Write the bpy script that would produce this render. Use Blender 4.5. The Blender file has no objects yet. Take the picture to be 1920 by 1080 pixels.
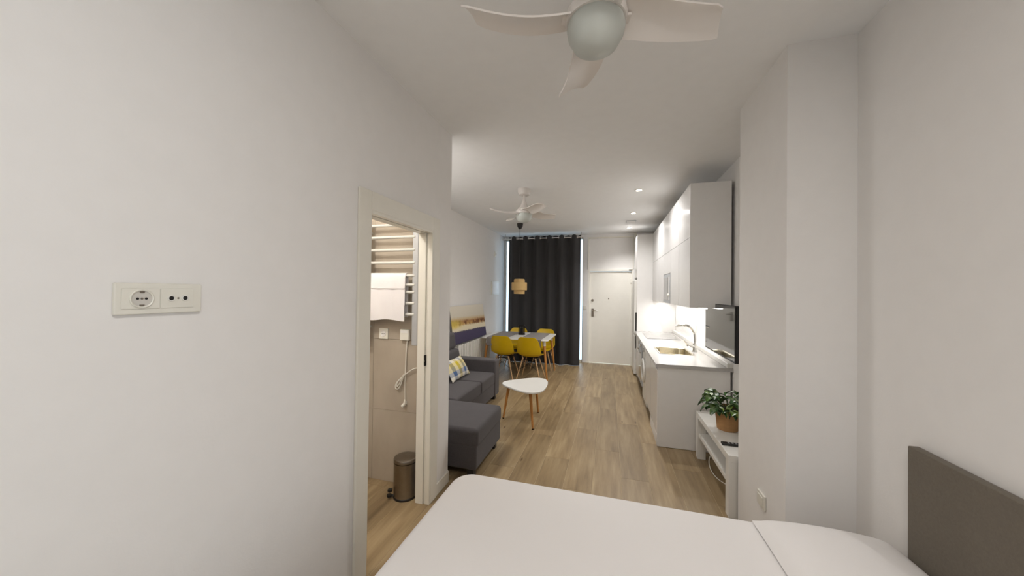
import bpy, bmesh, math, random
from mathutils import Vector, Matrix
random.seed(7)
PI = math.pi
C = bpy.context.scene.collection
S = bpy.context.scene

# ------------------------------------------------------------------ camera, world, exposure, lights
def camera():
    y, p, r = math.radians(16.03), math.radians(.505), math.radians(.70)
    fwd = Vector((-math.sin(y) * math.cos(p), math.cos(y) * math.cos(p), math.sin(p)))
    right = Vector((math.cos(y), math.sin(y), 0)); up = right.cross(fwd)
    r2 = math.cos(r) * right + math.sin(r) * up
    u2 = -math.sin(r) * right + math.cos(r) * up
    cd = bpy.data.cameras.new('camera'); cam = bpy.data.objects.new('camera', cd); C.objects.link(cam)
    m = Matrix((r2, u2, -fwd)).transposed().to_4x4(); m.translation = (0, 0, 1.62)
    cam.matrix_world = m
    cd.sensor_width = 36; cd.lens = 36 * 640 / 1920; cd.clip_start = .02
    S.camera = cam
camera()
S.view_settings.view_transform = 'Standard'; S.view_settings.look = 'None'
S.view_settings.gamma = 1; S.view_settings.use_curve_mapping = False
S.view_settings.exposure = 0.17
w = bpy.data.worlds.new('sky'); S.world = w; w.use_nodes = True
wb = w.node_tree.nodes['Background']; wb.inputs[0].default_value = (.62, .82, 1, 1); wb.inputs[1].default_value = 2.2

def area(name, loc, rot, sx, sy, power, col=(1, 1, 1), spread=PI):
    l = bpy.data.lights.new(name, 'AREA'); l.shape = 'RECTANGLE'; l.size = sx; l.size_y = sy
    l.energy = power; l.color = col; l.spread = spread
    o = bpy.data.objects.new(name, l); C.objects.link(o); o.location = loc; o.rotation_euler = rot
    return o
def spot(name, loc, power, col, angle=2.2, r=.04, blend=.7):
    l = bpy.data.lights.new(name, 'SPOT'); l.energy = power; l.color = col; l.spot_size = angle; l.spot_blend = blend; l.shadow_soft_size = r
    o = bpy.data.objects.new(name, l); C.objects.link(o); o.location = loc
    return o
def point(name, loc, power, col, r=.08):
    l = bpy.data.lights.new(name, 'POINT'); l.energy = power; l.color = col; l.shadow_soft_size = r
    o = bpy.data.objects.new(name, l); C.objects.link(o); o.location = loc
    return o
DOWNLIGHTS = [(.345, 4.65), (.36, 5.97), (.36, 7.3)]
# daylight from the bedroom window in the headboard wall, behind the camera
area('bedroom_window_daylight', (1.16, -1.25, 1.45), (0, PI / 2, 0), 2.0, 1.3, 4.5, (1, .97, .95))
# round ceiling lamp of the bedroom, above and just behind the camera
area('bedroom_ceiling_lamp', (.25, -.1, 2.855), (0, 0, 0), .42, .42, 16.5, (1, .94, .90))
# added fill light over the sofa, unseen behind the bathroom partition
area('sofa_fill_light', (-1.95, 3.15, 2.855), (0, 0, 0), .4, .4, 17, (1, .975, .955))
# kitchen downlights
for i, (x, y) in enumerate(DOWNLIGHTS):
    spot('downlight_lamp', (x, y, 2.915), (56, 56, 66)[i], (1, .98, .965), (2.8, 2.8, 2.2)[i], .02, (.8, .8, 1)[i])
# light strip under the wall cabinets
area('cabinet_strip_lamp', (.95, 5.45, 1.44), (0, 0, 0), .05, 3.0, 11, (1, .975, .94))
# bathroom ceiling lamp
point('bathroom_lamp', (-1.95, 1.3, 2.75), 36, (1, .95, .89), .1)

# ------------------------------------------------------------------ materials
def lin(c):
    return tuple(((v / 255) / 12.92 if v / 255 <= .04045 else ((v / 255 + .055) / 1.055) ** 2.4) for v in c) + (1,)
class N:
    def __init__(s, name):
        s.m = bpy.data.materials.new(name); s.m.use_nodes = True
        s.t = s.m.node_tree; s.b = s.t.nodes['Principled BSDF']
    def n(s, typ, **kw):
        x = s.t.nodes.new(typ)
        for k, v in kw.items(): setattr(x, k, v)
        return x
    def l(s, a, b): s.t.links.new(a, b)
    def math(s, op, a, b=None, c=None):
        x = s.n('ShaderNodeMath', operation=op)
        for i, v in enumerate((a, b, c)):
            if v is None: continue
            if isinstance(v, (int, float)): x.inputs[i].default_value = v
            else: s.l(v, x.inputs[i])
        return x.outputs[0]
    def mix(s, fac, a, b):
        x = s.n('ShaderNodeMix', data_type='RGBA')
        for k, v in ((0, fac), (6, a), (7, b)):
            if isinstance(v, (int, float)): x.inputs[k].default_value = v
            elif isinstance(v, tuple): x.inputs[k].default_value = v
            else: s.l(v, x.inputs[k])
        return x.outputs[2]
    def ramp(s, fac, stops, interp='LINEAR'):
        x = s.n('ShaderNodeValToRGB'); r = x.color_ramp; r.interpolation = interp
        while len(r.elements) < len(stops): r.elements.new(.5)
        for e, (p, c) in zip(r.elements, stops): e.position = p; e.color = c
        s.l(fac, x.inputs[0]); return x.outputs[0]
    def coord(s, which='Object', scale=(1, 1, 1)):
        t = s.n('ShaderNodeTexCoord'); m = s.n('ShaderNodeMapping'); m.inputs['Scale'].default_value = scale
        s.l(t.outputs[which], m.inputs[0]); return m.outputs[0]
    def noise(s, vec, scale, detail=3, rough=.5):
        x = s.n('ShaderNodeTexNoise'); x.inputs['Scale'].default_value = scale; x.inputs['Detail'].default_value = detail
        x.inputs['Roughness'].default_value = rough
        if vec is not None: s.l(vec, x.inputs['Vector'])
        return x.outputs[0]
    def bump(s, h, strength, dist=.01):
        x = s.n('ShaderNodeBump'); x.inputs['Strength'].default_value = strength; x.inputs['Distance'].default_value = dist
        s.l(h, x.inputs['Height']); s.l(x.outputs[0], s.b.inputs['Normal'])

def plain(name, rgb, rough=.5, metal=0, var=.04, scale=12, bump=0, bscale=200, coat=0, spec=.5):
    k = N(name); c = lin(rgb)
    v = k.coord('Object')
    nz = k.noise(v, scale)
    d = tuple(min(1, x * (1 - var)) for x in c[:3]) + (1,); u = tuple(min(1, x * (1 + var)) for x in c[:3]) + (1,)
    k.l(k.ramp(nz, [(.3, d), (.7, u)]), k.b.inputs['Base Color'])
    k.b.inputs['Roughness'].default_value = rough; k.b.inputs['Metallic'].default_value = metal
    k.b.inputs['Coat Weight'].default_value = coat; k.b.inputs['Specular IOR Level'].default_value = spec
    if bump: k.bump(k.noise(v, bscale, 2), bump, .002)
    return k.m
M = {}
M['wall'] = plain('wall_paint', (238, 235.5, 232.5), .75, bump=.15, bscale=90, var=.01, spec=.25)
M['ceiling'] = plain('ceiling_paint', (244, 244, 243), .85, var=.01, spec=.2)
M['trim'] = plain('white_lacquer', (232, 228, 216), .35, var=.01)
M['plastic'] = plain('white_plastic', (232, 229, 218), .35, var=.01)
M['gloss'] = plain('gloss_white_door', (224, 222, 220), .2, var=.005)
M['satin'] = plain('satin_white_panel', (238, 236, 233), .4, var=.01)
M['well'] = plain('socket_well', (206, 202, 194), .45)
M['ivory'] = plain('ivory_door', (246, 243, 234), .45, var=.01)
M['white'] = plain('white_table', (232, 230, 224), .3, var=.01)
M['fanwhite'] = plain('fan_white', (228, 222, 216), .3, var=.01)
M['counter'] = plain('grey_counter', (190, 187, 184), .22, var=.04, scale=60)
M['yellow'] = plain('yellow_plastic', (208, 172, 8), .35, var=.03)
M['black'] = plain('black_plastic', (24, 22, 22), .4)
M['blackmetal'] = plain('black_wire', (22, 21, 20), .4, .5)
M['chrome'] = plain('chrome', (215, 214, 210), .14, 1, var=.02)
M['steel'] = plain('brushed_steel', (150, 142, 132), .3, 1, var=.06, scale=30)
M['railgrey'] = plain('rail_enamel', (214, 213, 206), .3, .15, var=.02)
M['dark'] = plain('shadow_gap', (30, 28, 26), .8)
M['slab'] = plain('floor_underlay', (206, 186, 152), .6)
M['darkwood'] = plain('dark_foot', (28, 25, 23), .5)
M['glassdark'] = plain('screen_glass', (30, 30, 30), .07, var=.02, coat=.5)
M['hob'] = plain('hob_glass', (84, 84, 86), .04, coat=1)
M['globe'] = plain('frosted_globe', (196, 200, 194), .35, var=.01)
M['grommet'] = plain('nickel', (225, 222, 220), .2, .9)
M['silverpost'] = plain('satin_aluminium', (186, 188, 190), .4, .2)

def fabric(name, rgb, var=.18, scale=160, bump=.5, rough=.95, streak=None):
    k = N(name); c = lin(rgb); v = k.coord('Object', streak or (1, 1, 1))
    nz = k.noise(v, scale, 4, .7); big = k.noise(v, 5, 2)
    f = k.math('ADD', k.math('MULTIPLY', nz, .7), k.math('MULTIPLY', big, .3))
    d = tuple(x * (1 - var) for x in c[:3]) + (1,); u = tuple(min(1, x * (1 + var)) for x in c[:3]) + (1,)
    k.l(k.ramp(f, [(.3, d), (.7, u)]), k.b.inputs['Base Color'])
    k.b.inputs['Roughness'].default_value = rough; k.b.inputs['Specular IOR Level'].default_value = .2
    k.b.inputs['Sheen Weight'].default_value = .15
    k.bump(nz, bump, .002)
    return k.m
M['sofa'] = fabric('charcoal_upholstery', (78, 74, 75))
M['curtain'] = fabric('charcoal_curtain', (60, 59, 60), .12, 220, .3)
M['headboard'] = fabric('taupe_upholstery', (112, 104, 92), .12, 120, .4)
M['sheet'] = fabric('white_cotton', (247, 244, 242), .015, 300, .08, .85)
M['towel'] = fabric('white_terry', (238, 234, 234), .05, 350, .8, .95)
M['placemat'] = fabric('grey_runner', (128, 122, 118), .1, 300, .3)
M['canvas_side'] = fabric('canvas_side', (96, 92, 88), .05)
M['soil'] = fabric('soil', (50, 36, 24), .4, 90, 1)

def wood(name, rgb, var=.25, axis=(30, 30, 3), rough=.45):
    k = N(name); c = lin(rgb); v = k.coord('Object', axis); nz = k.noise(v, 2.2, 5, .6)
    d = tuple(x * (1 - var) for x in c[:3]) + (1,); u = tuple(min(1, x * (1 + var)) for x in c[:3]) + (1,)
    k.l(k.ramp(nz, [(.3, d), (.7, u)]), k.b.inputs['Base Color']); k.b.inputs['Roughness'].default_value = rough
    return k.m
M['leg'] = wood('beech_leg', (186, 128, 66))
M['chairleg'] = wood('pale_beech_leg', (196, 160, 118))

def planks():
    k = N('oak_laminate'); oi = k.n('ShaderNodeObjectInfo')
    tc = k.n('ShaderNodeTexCoord'); off = k.n('ShaderNodeVectorMath', operation='MULTIPLY_ADD')
    comb = k.n('ShaderNodeCombineXYZ')
    for i in range(3): k.l(oi.outputs['Random'], comb.inputs[i])
    k.l(comb.outputs[0], off.inputs[0]); off.inputs[1].default_value = (17, 31, 5); k.l(tc.outputs['Object'], off.inputs[2])
    mp = k.n('ShaderNodeMapping'); mp.inputs['Scale'].default_value = (14, 1.1, 1); k.l(off.outputs[0], mp.inputs[0])
    g = k.noise(mp.outputs[0], 1.6, 6, .62)
    mp2 = k.n('ShaderNodeMapping'); mp2.inputs['Scale'].default_value = (4, .9, 1); k.l(off.outputs[0], mp2.inputs[0])
    g2 = k.noise(mp2.outputs[0], 1.5, 2)
    f = k.math('ADD', k.math('MULTIPLY', g, .6), k.math('MULTIPLY', g2, .4))
    grain = k.ramp(f, [(.28, lin((112, 92, 65))), (.5, lin((150, 128, 95))), (.72, lin((176, 155, 120)))])
    hv = k.n('ShaderNodeHueSaturation'); k.l(grain, hv.inputs['Color'])
    k.l(k.math('ADD', k.math('MULTIPLY', oi.outputs['Random'], .2), .90), hv.inputs['Value'])
    # knots
    vo = k.n('ShaderNodeTexVoronoi'); vo.inputs['Scale'].default_value = 1.6; k.l(mp2.outputs[0], vo.inputs['Vector'])
    kn = k.ramp(vo.outputs['Distance'], [(.03, (1, 1, 1, 1)), (.075, (0, 0, 0, 1))])
    k.l(k.mix(kn, hv.outputs[0], lin((96, 74, 48))), k.b.inputs['Base Color'])
    k.b.inputs['Roughness'].default_value = .38
    k.bump(g, .12, .002)
    return k.m
M['plank'] = planks()

def tile_mat():
    k = N('bathroom_tile'); v = k.coord('Object', (1.2, 1.2, .6)); nz = k.noise(v, 2.5, 4)
    k.l(k.ramp(nz, [(.3, lin((168, 156, 140))), (.7, lin((188, 177, 161)))]), k.b.inputs['Base Color'])
    k.b.inputs['Roughness'].default_value = .16
    return k.m
M['tile'] = tile_mat()

def glass():
    k = N('window_glass'); k.t.nodes.remove(k.b)
    out = k.t.nodes['Material Output']; tr = k.n('ShaderNodeBsdfTransparent'); gl = k.n('ShaderNodeBsdfGlossy'); gl.inputs['Roughness'].default_value = .02
    fr = k.n('ShaderNodeFresnel'); fr.inputs[0].default_value = 1.45; mx = k.n('ShaderNodeMixShader')
    k.l(fr.outputs[0], mx.inputs[0]); k.l(tr.outputs[0], mx.inputs[1]); k.l(gl.outputs[0], mx.inputs[2]); k.l(mx.outputs[0], out.inputs[0])
    return k.m
M['glass'] = glass()
def emit(name, col, st):
    k = N(name); k.b.inputs['Base Color'].default_value = (.9, .9, .9, 1)
    k.b.inputs['Emission Color'].default_value = col; k.b.inputs['Emission Strength'].default_value = st; return k.m
M['lamp'] = emit('lit_lens', (1, .95, .88, 1), 14)
M['strip'] = emit('lit_strip', (1, .97, .92, 1), 5)

def painting():
    k = N('painted_canvas'); t = k.n('ShaderNodeTexCoord'); sp = k.n('ShaderNodeSeparateXYZ'); k.l(t.outputs['Generated'], sp.inputs[0])
    mp = k.n('ShaderNodeMapping'); mp.inputs['Scale'].default_value = (1, 5, 2); k.l(t.outputs['Generated'], mp.inputs[0])
    n1 = k.noise(mp.outputs[0], 2.2, 5, .65); n2 = k.noise(mp.outputs[0], 7, 4, .7)
    wv = k.math('ADD', sp.outputs[2], k.math('MULTIPLY', k.math('SUBTRACT', n2, .5), .10))
    wv = k.math('ADD', wv, k.math('MULTIPLY', sp.outputs[1], .05))
    base = k.ramp(wv, [(0, lin((60, 54, 84))), (.28, lin((70, 62, 92))), (.315, lin((74, 68, 84))), (.34, lin((224, 212, 186))), (.46, lin((228, 216, 184))),
                       (.50, lin((196, 158, 96))), (.58, lin((170, 124, 76))), (.66, lin((206, 184, 146))), (.72, lin((214, 206, 188))), (1, lin((226, 218, 202)))])
    # dark rust strokes in the skyline band, yellow wash at the near end
    band = k.ramp(wv, [(.45, (0, 0, 0, 1)), (.5, (1, 1, 1, 1)), (.57, (1, 1, 1, 1)), (.63, (0, 0, 0, 1))])
    st = k.ramp(n1, [(.46, (0, 0, 0, 1)), (.54, (1, 1, 1, 1))])
    f = k.math('MULTIPLY', band, st)
    c = k.mix(k.math('MULTIPLY', f, .95), base, lin((104, 58, 30)))
    yw = k.math('MULTIPLY', k.ramp(wv, [(.38, (0, 0, 0, 1)), (.44, (1, 1, 1, 1)), (.58, (1, 1, 1, 1)), (.66, (0, 0, 0, 1))]), k.ramp(sp.outputs[1], [(.1, (1, 1, 1, 1)), (.3, (0, 0, 0, 1))]))
    c = k.mix(k.math('MULTIPLY', yw, .8), c, lin((222, 196, 92)))
    k.l(c, k.b.inputs['Base Color']); k.b.inputs['Roughness'].default_value = .6
    k.bump(n2, .3, .003)
    return k.m
M['painting'] = painting()

def plaid():
    k = N('checked_cotton'); t = k.n('ShaderNodeTexCoord'); sp = k.n('ShaderNodeSeparateXYZ'); k.l(t.outputs['Generated'], sp.inputs[0])
    u = k.math('FLOOR', k.math('MULTIPLY', sp.outputs[0], 8)); v = k.math('FLOOR', k.math('MULTIPLY', sp.outputs[2], 5))
    cu = k.math('MODULO', u, 2); 
    row = k.ramp(k.math('DIVIDE', k.math('MODULO', k.math('ADD', v, 1), 4), 4), [(0, lin((206, 182, 40))), (.2, lin((214, 208, 196))), (.45, lin((60, 92, 140))), (.7, lin((190, 176, 110)))], 'CONSTANT')
    col = k.ramp(k.math('DIVIDE', k.math('MODULO', u, 4), 4), [(0, lin((222, 214, 196))), (.2, lin((84, 104, 136))), (.45, lin((224, 216, 196))), (.7, lin((190, 168, 40)))], 'CONSTANT')
    nz = k.noise(k.coord('Object'), 300, 2)
    c = k.mix(.5, row, col)
    k.l(c, k.b.inputs['Base Color']); k.b.inputs['Roughness'].default_value = .9; k.bump(nz, .3, .002)
    return k.m
M['plaid'] = plaid()

def bamboo():
    k = N('woven_bamboo'); v = k.coord('Object', (1, 1, 1)); wv = k.n('ShaderNodeTexWave'); wv.bands_direction = 'Z'; wv.inputs['Scale'].default_value = 28; wv.inputs['Distortion'].default_value = 1.5
    k.l(v, wv.inputs['Vector'])
    k.l(k.ramp(wv.outputs[1], [(.2, lin((186, 148, 88))), (.8, lin((226, 194, 136)))]), k.b.inputs['Base Color']); k.b.inputs['Roughness'].default_value = .7
    k.bump(wv.outputs[1], .5, .003); return k.m
M['bamboo'] = bamboo()
def leafm():
    k = N('variegated_leaf'); oi = k.n('ShaderNodeObjectInfo'); t = k.n('ShaderNodeTexCoord')
    g = k.ramp(oi.outputs['Random'], [(0, lin((34, 66, 34))), (.45, lin((56, 96, 48))), (.8, lin((74, 112, 44))), (1, lin((150, 168, 70)))])
    nz = k.noise(t.outputs['Object'], 34, 3)
    pale = k.ramp(nz, [(.54, (0, 0, 0, 1)), (.62, (1, 1, 1, 1))])
    k.l(k.mix(k.math('MULTIPLY', pale, .4), g, lin((176, 188, 150))), k.b.inputs['Base Color'])
    k.b.inputs['Roughness'].default_value = .28; return k.m
M['leaf'] = leafm()
M['pot'] = wood('tan_pot', (170, 128, 82), .12, (4, 4, 18), .7)
M['stem'] = plain('green_stem', (74, 92, 44), .5)

# ------------------------------------------------------------------ mesh helpers
def wloc(o):
    v = Vector((0, 0, 0))
    while o is not None: v += o.location; o = o.parent
    return v
def obj(name, bm, m, parent=None, smooth=True, ang=35, loc=None):
    """link bm (world coordinates) as one mesh object under parent"""
    if parent is not None:
        bmesh.ops.translate(bm, verts=bm.verts, vec=-wloc(parent))
    if loc is not None:
        bmesh.ops.translate(bm, verts=bm.verts, vec=-Vector(loc))
    me = bpy.data.meshes.new(name); bm.normal_update(); bm.to_mesh(me); bm.free()
    me.materials.append(M[m] if isinstance(m, str) else m)
    if smooth:
        me.shade_smooth(); me.set_sharp_from_angle(angle=math.radians(ang))
    o = bpy.data.objects.new(name, me); C.objects.link(o)
    if smooth and ang < 60 and len(me.polygons) < 3000:
        wn = o.modifiers.new('weighted_normals', 'WEIGHTED_NORMAL'); wn.keep_sharp = True
    if parent is not None: o.parent = parent
    if loc is not None: o.location = loc
    return o
def thing(name, label, cat, loc=(0, 0, 0), group=None):
    o = bpy.data.objects.new(name, None); o.empty_display_size = .1; C.objects.link(o); o.location = loc
    return tag(o, label, cat, group)
def tag(o, label, cat, group=None):
    o['label'] = label; o['category'] = cat
    if group: o['group'] = group
    return o
def struct(o): o['kind'] = 'structure'; return o
def B(): return bmesh.new()
def merge(dst, src):
    me = bpy.data.meshes.new('tmp'); src.to_mesh(me); src.free(); dst.from_mesh(me); bpy.data.meshes.remove(me)
def box(bm, x0, x1, y0, y1, z0, z1, bev=0, seg=2, mat=None):
    t = bmesh.new(); bmesh.ops.create_cube(t, size=1)
    bmesh.ops.scale(t, vec=(x1 - x0, y1 - y0, z1 - z0), verts=t.verts)
    bmesh.ops.translate(t, vec=((x0 + x1) / 2, (y0 + y1) / 2, (z0 + z1) / 2), verts=t.verts)
    if bev: bmesh.ops.bevel(t, geom=t.edges[:], offset=bev, segments=seg, profile=.5, affect='EDGES')
    if mat is not None: bmesh.ops.transform(t, matrix=mat, verts=t.verts)
    merge(bm, t); return bm
def bx(*a, **k): return box(B(), *a, **k)
def lathe(bm, prof, seg=28, c=(0, 0, 0), mat=None, close=False):
    t = bmesh.new(); rings = []
    for r, z in prof:
        if r < 1e-6: rings.append([t.verts.new((0, 0, z))])
        else: rings.append([t.verts.new((r * math.cos(2 * PI * i / seg), r * math.sin(2 * PI * i / seg), z)) for i in range(seg)])
    pairs = list(zip(rings, rings[1:]))
    if close: pairs.append((rings[-1], rings[0]))
    for a, b in pairs:
        for i in range(seg):
            j = (i + 1) % seg
            if len(a) == 1 and len(b) == 1: continue
            if len(a) == 1: t.faces.new((a[0], b[j], b[i]))
            elif len(b) == 1: t.faces.new((a[i], a[j], b[0]))
            else: t.faces.new((a[i], a[j], b[j], b[i]))
    bmesh.ops.recalc_face_normals(t, faces=t.faces)
    if mat is not None: bmesh.ops.transform(t, matrix=mat, verts=t.verts)
    bmesh.ops.translate(t, vec=c, verts=t.verts); merge(bm, t); return bm
def tube(bm, pts, r, seg=10, caps=True):
    pts = [Vector(p) for p in pts]; n = len(pts); rr = r if isinstance(r, (list, tuple)) else [r] * n
    t = bmesh.new(); rings = []; prev = None
    for i, p in enumerate(pts):
        d = (pts[min(i + 1, n - 1)] - pts[max(i - 1, 0)]).normalized()
        if prev is None:
            a = Vector((0, 0, 1)) if abs(d.z) < .9 else Vector((1, 0, 0)); x = d.cross(a).normalized()
        else:
            x = (prev - d * prev.dot(d)).normalized()
        prev = x; y = d.cross(x)
        rings.append([t.verts.new(p + rr[i] * (math.cos(2 * PI * k / seg) * x + math.sin(2 * PI * k / seg) * y)) for k in range(seg)])
    for a, b in zip(rings, rings[1:]):
        for i in range(seg): t.faces.new((a[i], a[(i + 1) % seg], b[(i + 1) % seg], b[i]))
    if caps: t.faces.new(rings[0][::-1]); t.faces.new(rings[-1])
    bmesh.ops.recalc_face_normals(t, faces=t.faces); merge(bm, t); return bm
def smoothpts(pts, k=6):
    pts = [Vector(p) for p in pts]; out = []
    P = [pts[0]] + pts + [pts[-1]]
    for i in range(1, len(P) - 2):
        a, b, c, d = P[i - 1:i + 3]
        for j in range(k):
            s = j / k
            out.append(.5 * ((2 * b) + (c - a) * s + (2 * a - 5 * b + 4 * c - d) * s * s + (3 * b - a - 3 * c + d) * s ** 3))
    out.append(pts[-1]); return out
def prism(bm, poly, z0, z1, bev=0, seg=3):
    t = bmesh.new(); lo = [t.verts.new((x, y, z0)) for x, y in poly]; f = t.faces.new(lo)
    r = bmesh.ops.extrude_face_region(t, geom=[f]); vs = [v for v in r['geom'] if isinstance(v, bmesh.types.BMVert)]
    bmesh.ops.translate(t, vec=(0, 0, z1 - z0), verts=vs); bmesh.ops.recalc_face_normals(t, faces=t.faces)
    if bev:
        es = [e for e in t.edges if abs(e.verts[0].co.z - e.verts[1].co.z) < 1e-6]
        bmesh.ops.bevel(t, geom=es, offset=bev, segments=seg, profile=.5, affect='EDGES')
    merge(bm, t); return bm
def pillow(bm, L, W, T, n=18, pinch=.07, p=.55):
    """soft cushion: x length, z height, y thickness"""
    t = bmesh.new(); g = {}
    for s in (1, -1):
        for i in range(n + 1):
            for j in range(n + 1):
                u, v = 2 * i / n - 1, 2 * j / n - 1
                e = max(0, (1 - u * u)) ** p * max(0, (1 - v * v)) ** p
                x = u * L / 2 * (1 - pinch * (1 - v * v) * abs(u) ** 3); z = v * W / 2 * (1 - pinch * (1 - u * u) * abs(v) ** 3)
                if i in (0, n) or j in (0, n):
                    g[(s, i, j)] = g.get((1, i, j)) or t.verts.new((x, 0, z))
                else: g[(s, i, j)] = t.verts.new((x, s * T / 2 * e, z))
    for s in (1, -1):
        for i in range(n):
            for j in range(n):
                q = [g[(s, i, j)], g[(s, i + 1, j)], g[(s, i + 1, j + 1)], g[(s, i, j + 1)]]
                t.faces.new(q if s < 0 else q[::-1])
    bmesh.ops.recalc_face_normals(t, faces=t.faces); merge(bm, t); return bm
def dup(root, loc, rotz=0, label=None):
    r = root.copy(); C.objects.link(r); r.location = loc; r.rotation_euler = (0, 0, rotz)
    if label: r['label'] = label
    for ch in list(root.children):
        c = ch.copy(); C.objects.link(c); c.parent = r
        for g in ch.children:
            d = g.copy(); C.objects.link(d); d.parent = c
    return r

CEIL = 2.94
# ------------------------------------------------------------------ room shell
fl = struct(obj('floor', bx(-2.62, 1.5, -2.1, 8.12, -.09, -.0022), 'slab'))
PW, PL, GAP = .234, 1.29, .0012
cache = {}
def plank(x0, x1, y0, y1):
    key = (round(x1 - x0, 3), round(y1 - y0, 3))
    if key not in cache:
        bm = bx(-(x1 - x0) / 2 + GAP, (x1 - x0) / 2 - GAP, -(y1 - y0) / 2 + GAP * .5, (y1 - y0) / 2 - GAP * .5, -.0022, 0)
        top = [e for e in bm.edges if all(v.co.z > -.001 for v in e.verts)]
        bmesh.ops.bevel(bm, geom=top, offset=.0008, segments=1, affect='EDGES')
        me = bpy.data.meshes.new('plank'); bm.to_mesh(me); bm.free(); me.materials.append(M['plank']); cache[key] = me
    o = bpy.data.objects.new('plank', cache[key]); C.objects.link(o); o.parent = fl; o.location = ((x0 + x1) / 2, (y0 + y1) / 2, 0)
x = -.596 - 9 * PW; row = 0
while x < 1.19:
    x0, x1 = max(x, -2.5), min(x + PW, 1.19)
    if x1 - x0 > .01:
        y = .2 - PL * ((row * .382 + .13) % 1)
        while y < 8.0:
            y0, y1 = max(y, .2), min(y + PL, 8.0)
            if y1 - y0 > .02: plank(x0, x1, y0, y1)
            y += PL
    x += PW; row += 1
struct(obj('ceiling', bx(-2.62, 1.5, -2.1, 8.12, CEIL, CEIL + .1), 'ceiling'))

DY0, DY1, DZ = 1.615, 2.345, 2.08          # bathroom doorway
bm = B(); box(bm, -1.40, -1.31, -2.0, DY0, 0, CEIL); box(bm, -1.40, -1.31, DY1, 2.65, 0, CEIL); box(bm, -1.40, -1.31, DY0, DY1, DZ, CEIL)
bmesh.ops.remove_doubles(bm, verts=bm.verts, dist=1e-5)
struct(obj('wall_left', bm, 'wall', smooth=False))
struct(obj('wall_partition', bx(-2.5, -1.40, 2.515, 2.65, 0, CEIL), 'wall', smooth=False))
struct(obj('wall_outer_left', bx(-2.62, -2.5, .2, 8.12, 0, CEIL), 'wall', smooth=False))
struct(obj('wall_bathroom_front', bx(-2.5, -1.40, .2, .3, 0, CEIL), 'wall', smooth=False))
struct(obj('wall_right', bx(1.19, 1.5, 2.8, 8.12, 0, CEIL), 'wall', smooth=False))
struct(obj('wall_pier', bx(.89, 1.5, 2.12, 2.8, 0, CEIL), 'wall', smooth=False))
bm = B(); box(bm, 1.19, 1.5, -2.0, -1.9, 0, CEIL); box(bm, 1.19, 1.5, -.6, 2.12, 0, CEIL); box(bm, 1.19, 1.5, -1.9, -.6, 0, .4); box(bm, 1.19, 1.5, -1.9, -.6, 2.5, CEIL)
struct(obj('wall_headboard', bm, 'wall', smooth=False))
struct(obj('wall_back', bx(-1.44, 1.5, -2.1, -2.0, 0, CEIL), 'wall', smooth=False))
WX0, WX1 = -2.47, -.605                      # shopfront window behind the curtain
bm = B(); box(bm, -2.5, WX0, 8.0, 8.12, 0, CEIL); box(bm, WX1, -.5, 8.0, 8.12, 0, CEIL); box(bm, .5, 1.19, 8.0, 8.12, 0, CEIL)
box(bm, WX0, WX1, 8.0, 8.12, 2.88, CEIL); box(bm, -.5, .5, 8.0, 8.12, 2.87, CEIL)
struct(obj('wall_far', bm, 'wall', smooth=False))
w2 = struct(obj('window_2', bx(1.38, 1.42, -1.9, -.6, .4, .45), 'trim'))
for a in ((-1.9, -1.85, .45, 2.45), (-.65, -.6, .45, 2.45), (-1.275, -1.225, .45, 2.45), (-1.9, -.6, 2.45, 2.5)):
    obj('window_frame', bx(1.38, 1.42, a[0], a[1], a[2], a[3], bev=.004), 'trim', w2)
for a in ((-1.85, -1.275), (-1.225, -.65)): obj('window_pane', bx(1.397, 1.403, a[0], a[1], .45, 2.45), 'glass', w2)
w1 = struct(obj('window_1', bx(WX0, WX1, 8.03, 8.09, 0, .05), 'trim'))
for a in ((WX0, WX0 + .012, 0, 2.88), (WX1 - .012, WX1, 0, 2.88), (-1.56, -1.51, .05, 2.84), (WX0, WX1, 2.84, 2.88)):
    obj('window_frame', bx(a[0], a[1], 8.03, 8.09, a[2], a[3]), 'trim', w1)
for a in ((WX0 + .012, -1.56), (-1.51, WX1 - .012)): obj('window_pane', bx(a[0], a[1], 8.057, 8.063, .05, 2.84), 'glass', w1)

# front door with panel above
d2 = struct(obj('door_2', bx(-.455, .455, 8.035, 8.08, .012, 2.09, bev=.004), 'ivory'))
for a in ((-.5, -.455, 0, 2.14), (.455, .5, 0, 2.14), (-.455, .455, 2.095, 2.14)):
    obj('door_frame', bx(a[0], a[1], 7.997, 8.1, a[2], a[3], bev=.003), 'ivory', d2)
obj('transom_panel', bx(-.5, .5, 8.03, 8.07, 2.14, 2.87), 'wall', d2)
for a in ((-.5, -.475, 2.14, 2.87), (.48, .5, 2.14, 2.87), (-.475, .48, 2.845, 2.87)):
    obj('transom_frame', bx(a[0], a[1], 7.985, 8.05, a[2], a[3], bev=.003), 'trim', d2)
bm = bx(-.405, -.355, 8.022, 8.036, 1.06, 1.24, bev=.004); obj('lock_plate', bm, 'steel', d2)
bm = B(); tube(bm, [(-.385, 8.03, 1.2), (-.385, 7.985, 1.2)], .011); tube(bm, smoothpts([(-.385, 7.985, 1.2), (-.33, 7.98, 1.2), (-.27, 7.984, 1.195)]), .01); obj('door_handle', bm, 'chrome', d2)
obj('deadbolt', lathe(B(), [(0, 0), (.028, 0), (.03, .006), (.018, .028), (0, .03)], 18, mat=Matrix.Rotation(PI / 2, 4, 'X'), c=(-.385, 8.036, 1.43)), 'steel', d2)
obj('peephole', lathe(B(), [(0, 0), (.014, 0), (.014, .008), (.007, .01), (0, .008)], 14, mat=Matrix.Rotation(PI / 2, 4, 'X'), c=(-.03, 8.036, 1.475)), 'steel', d2)
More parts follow.
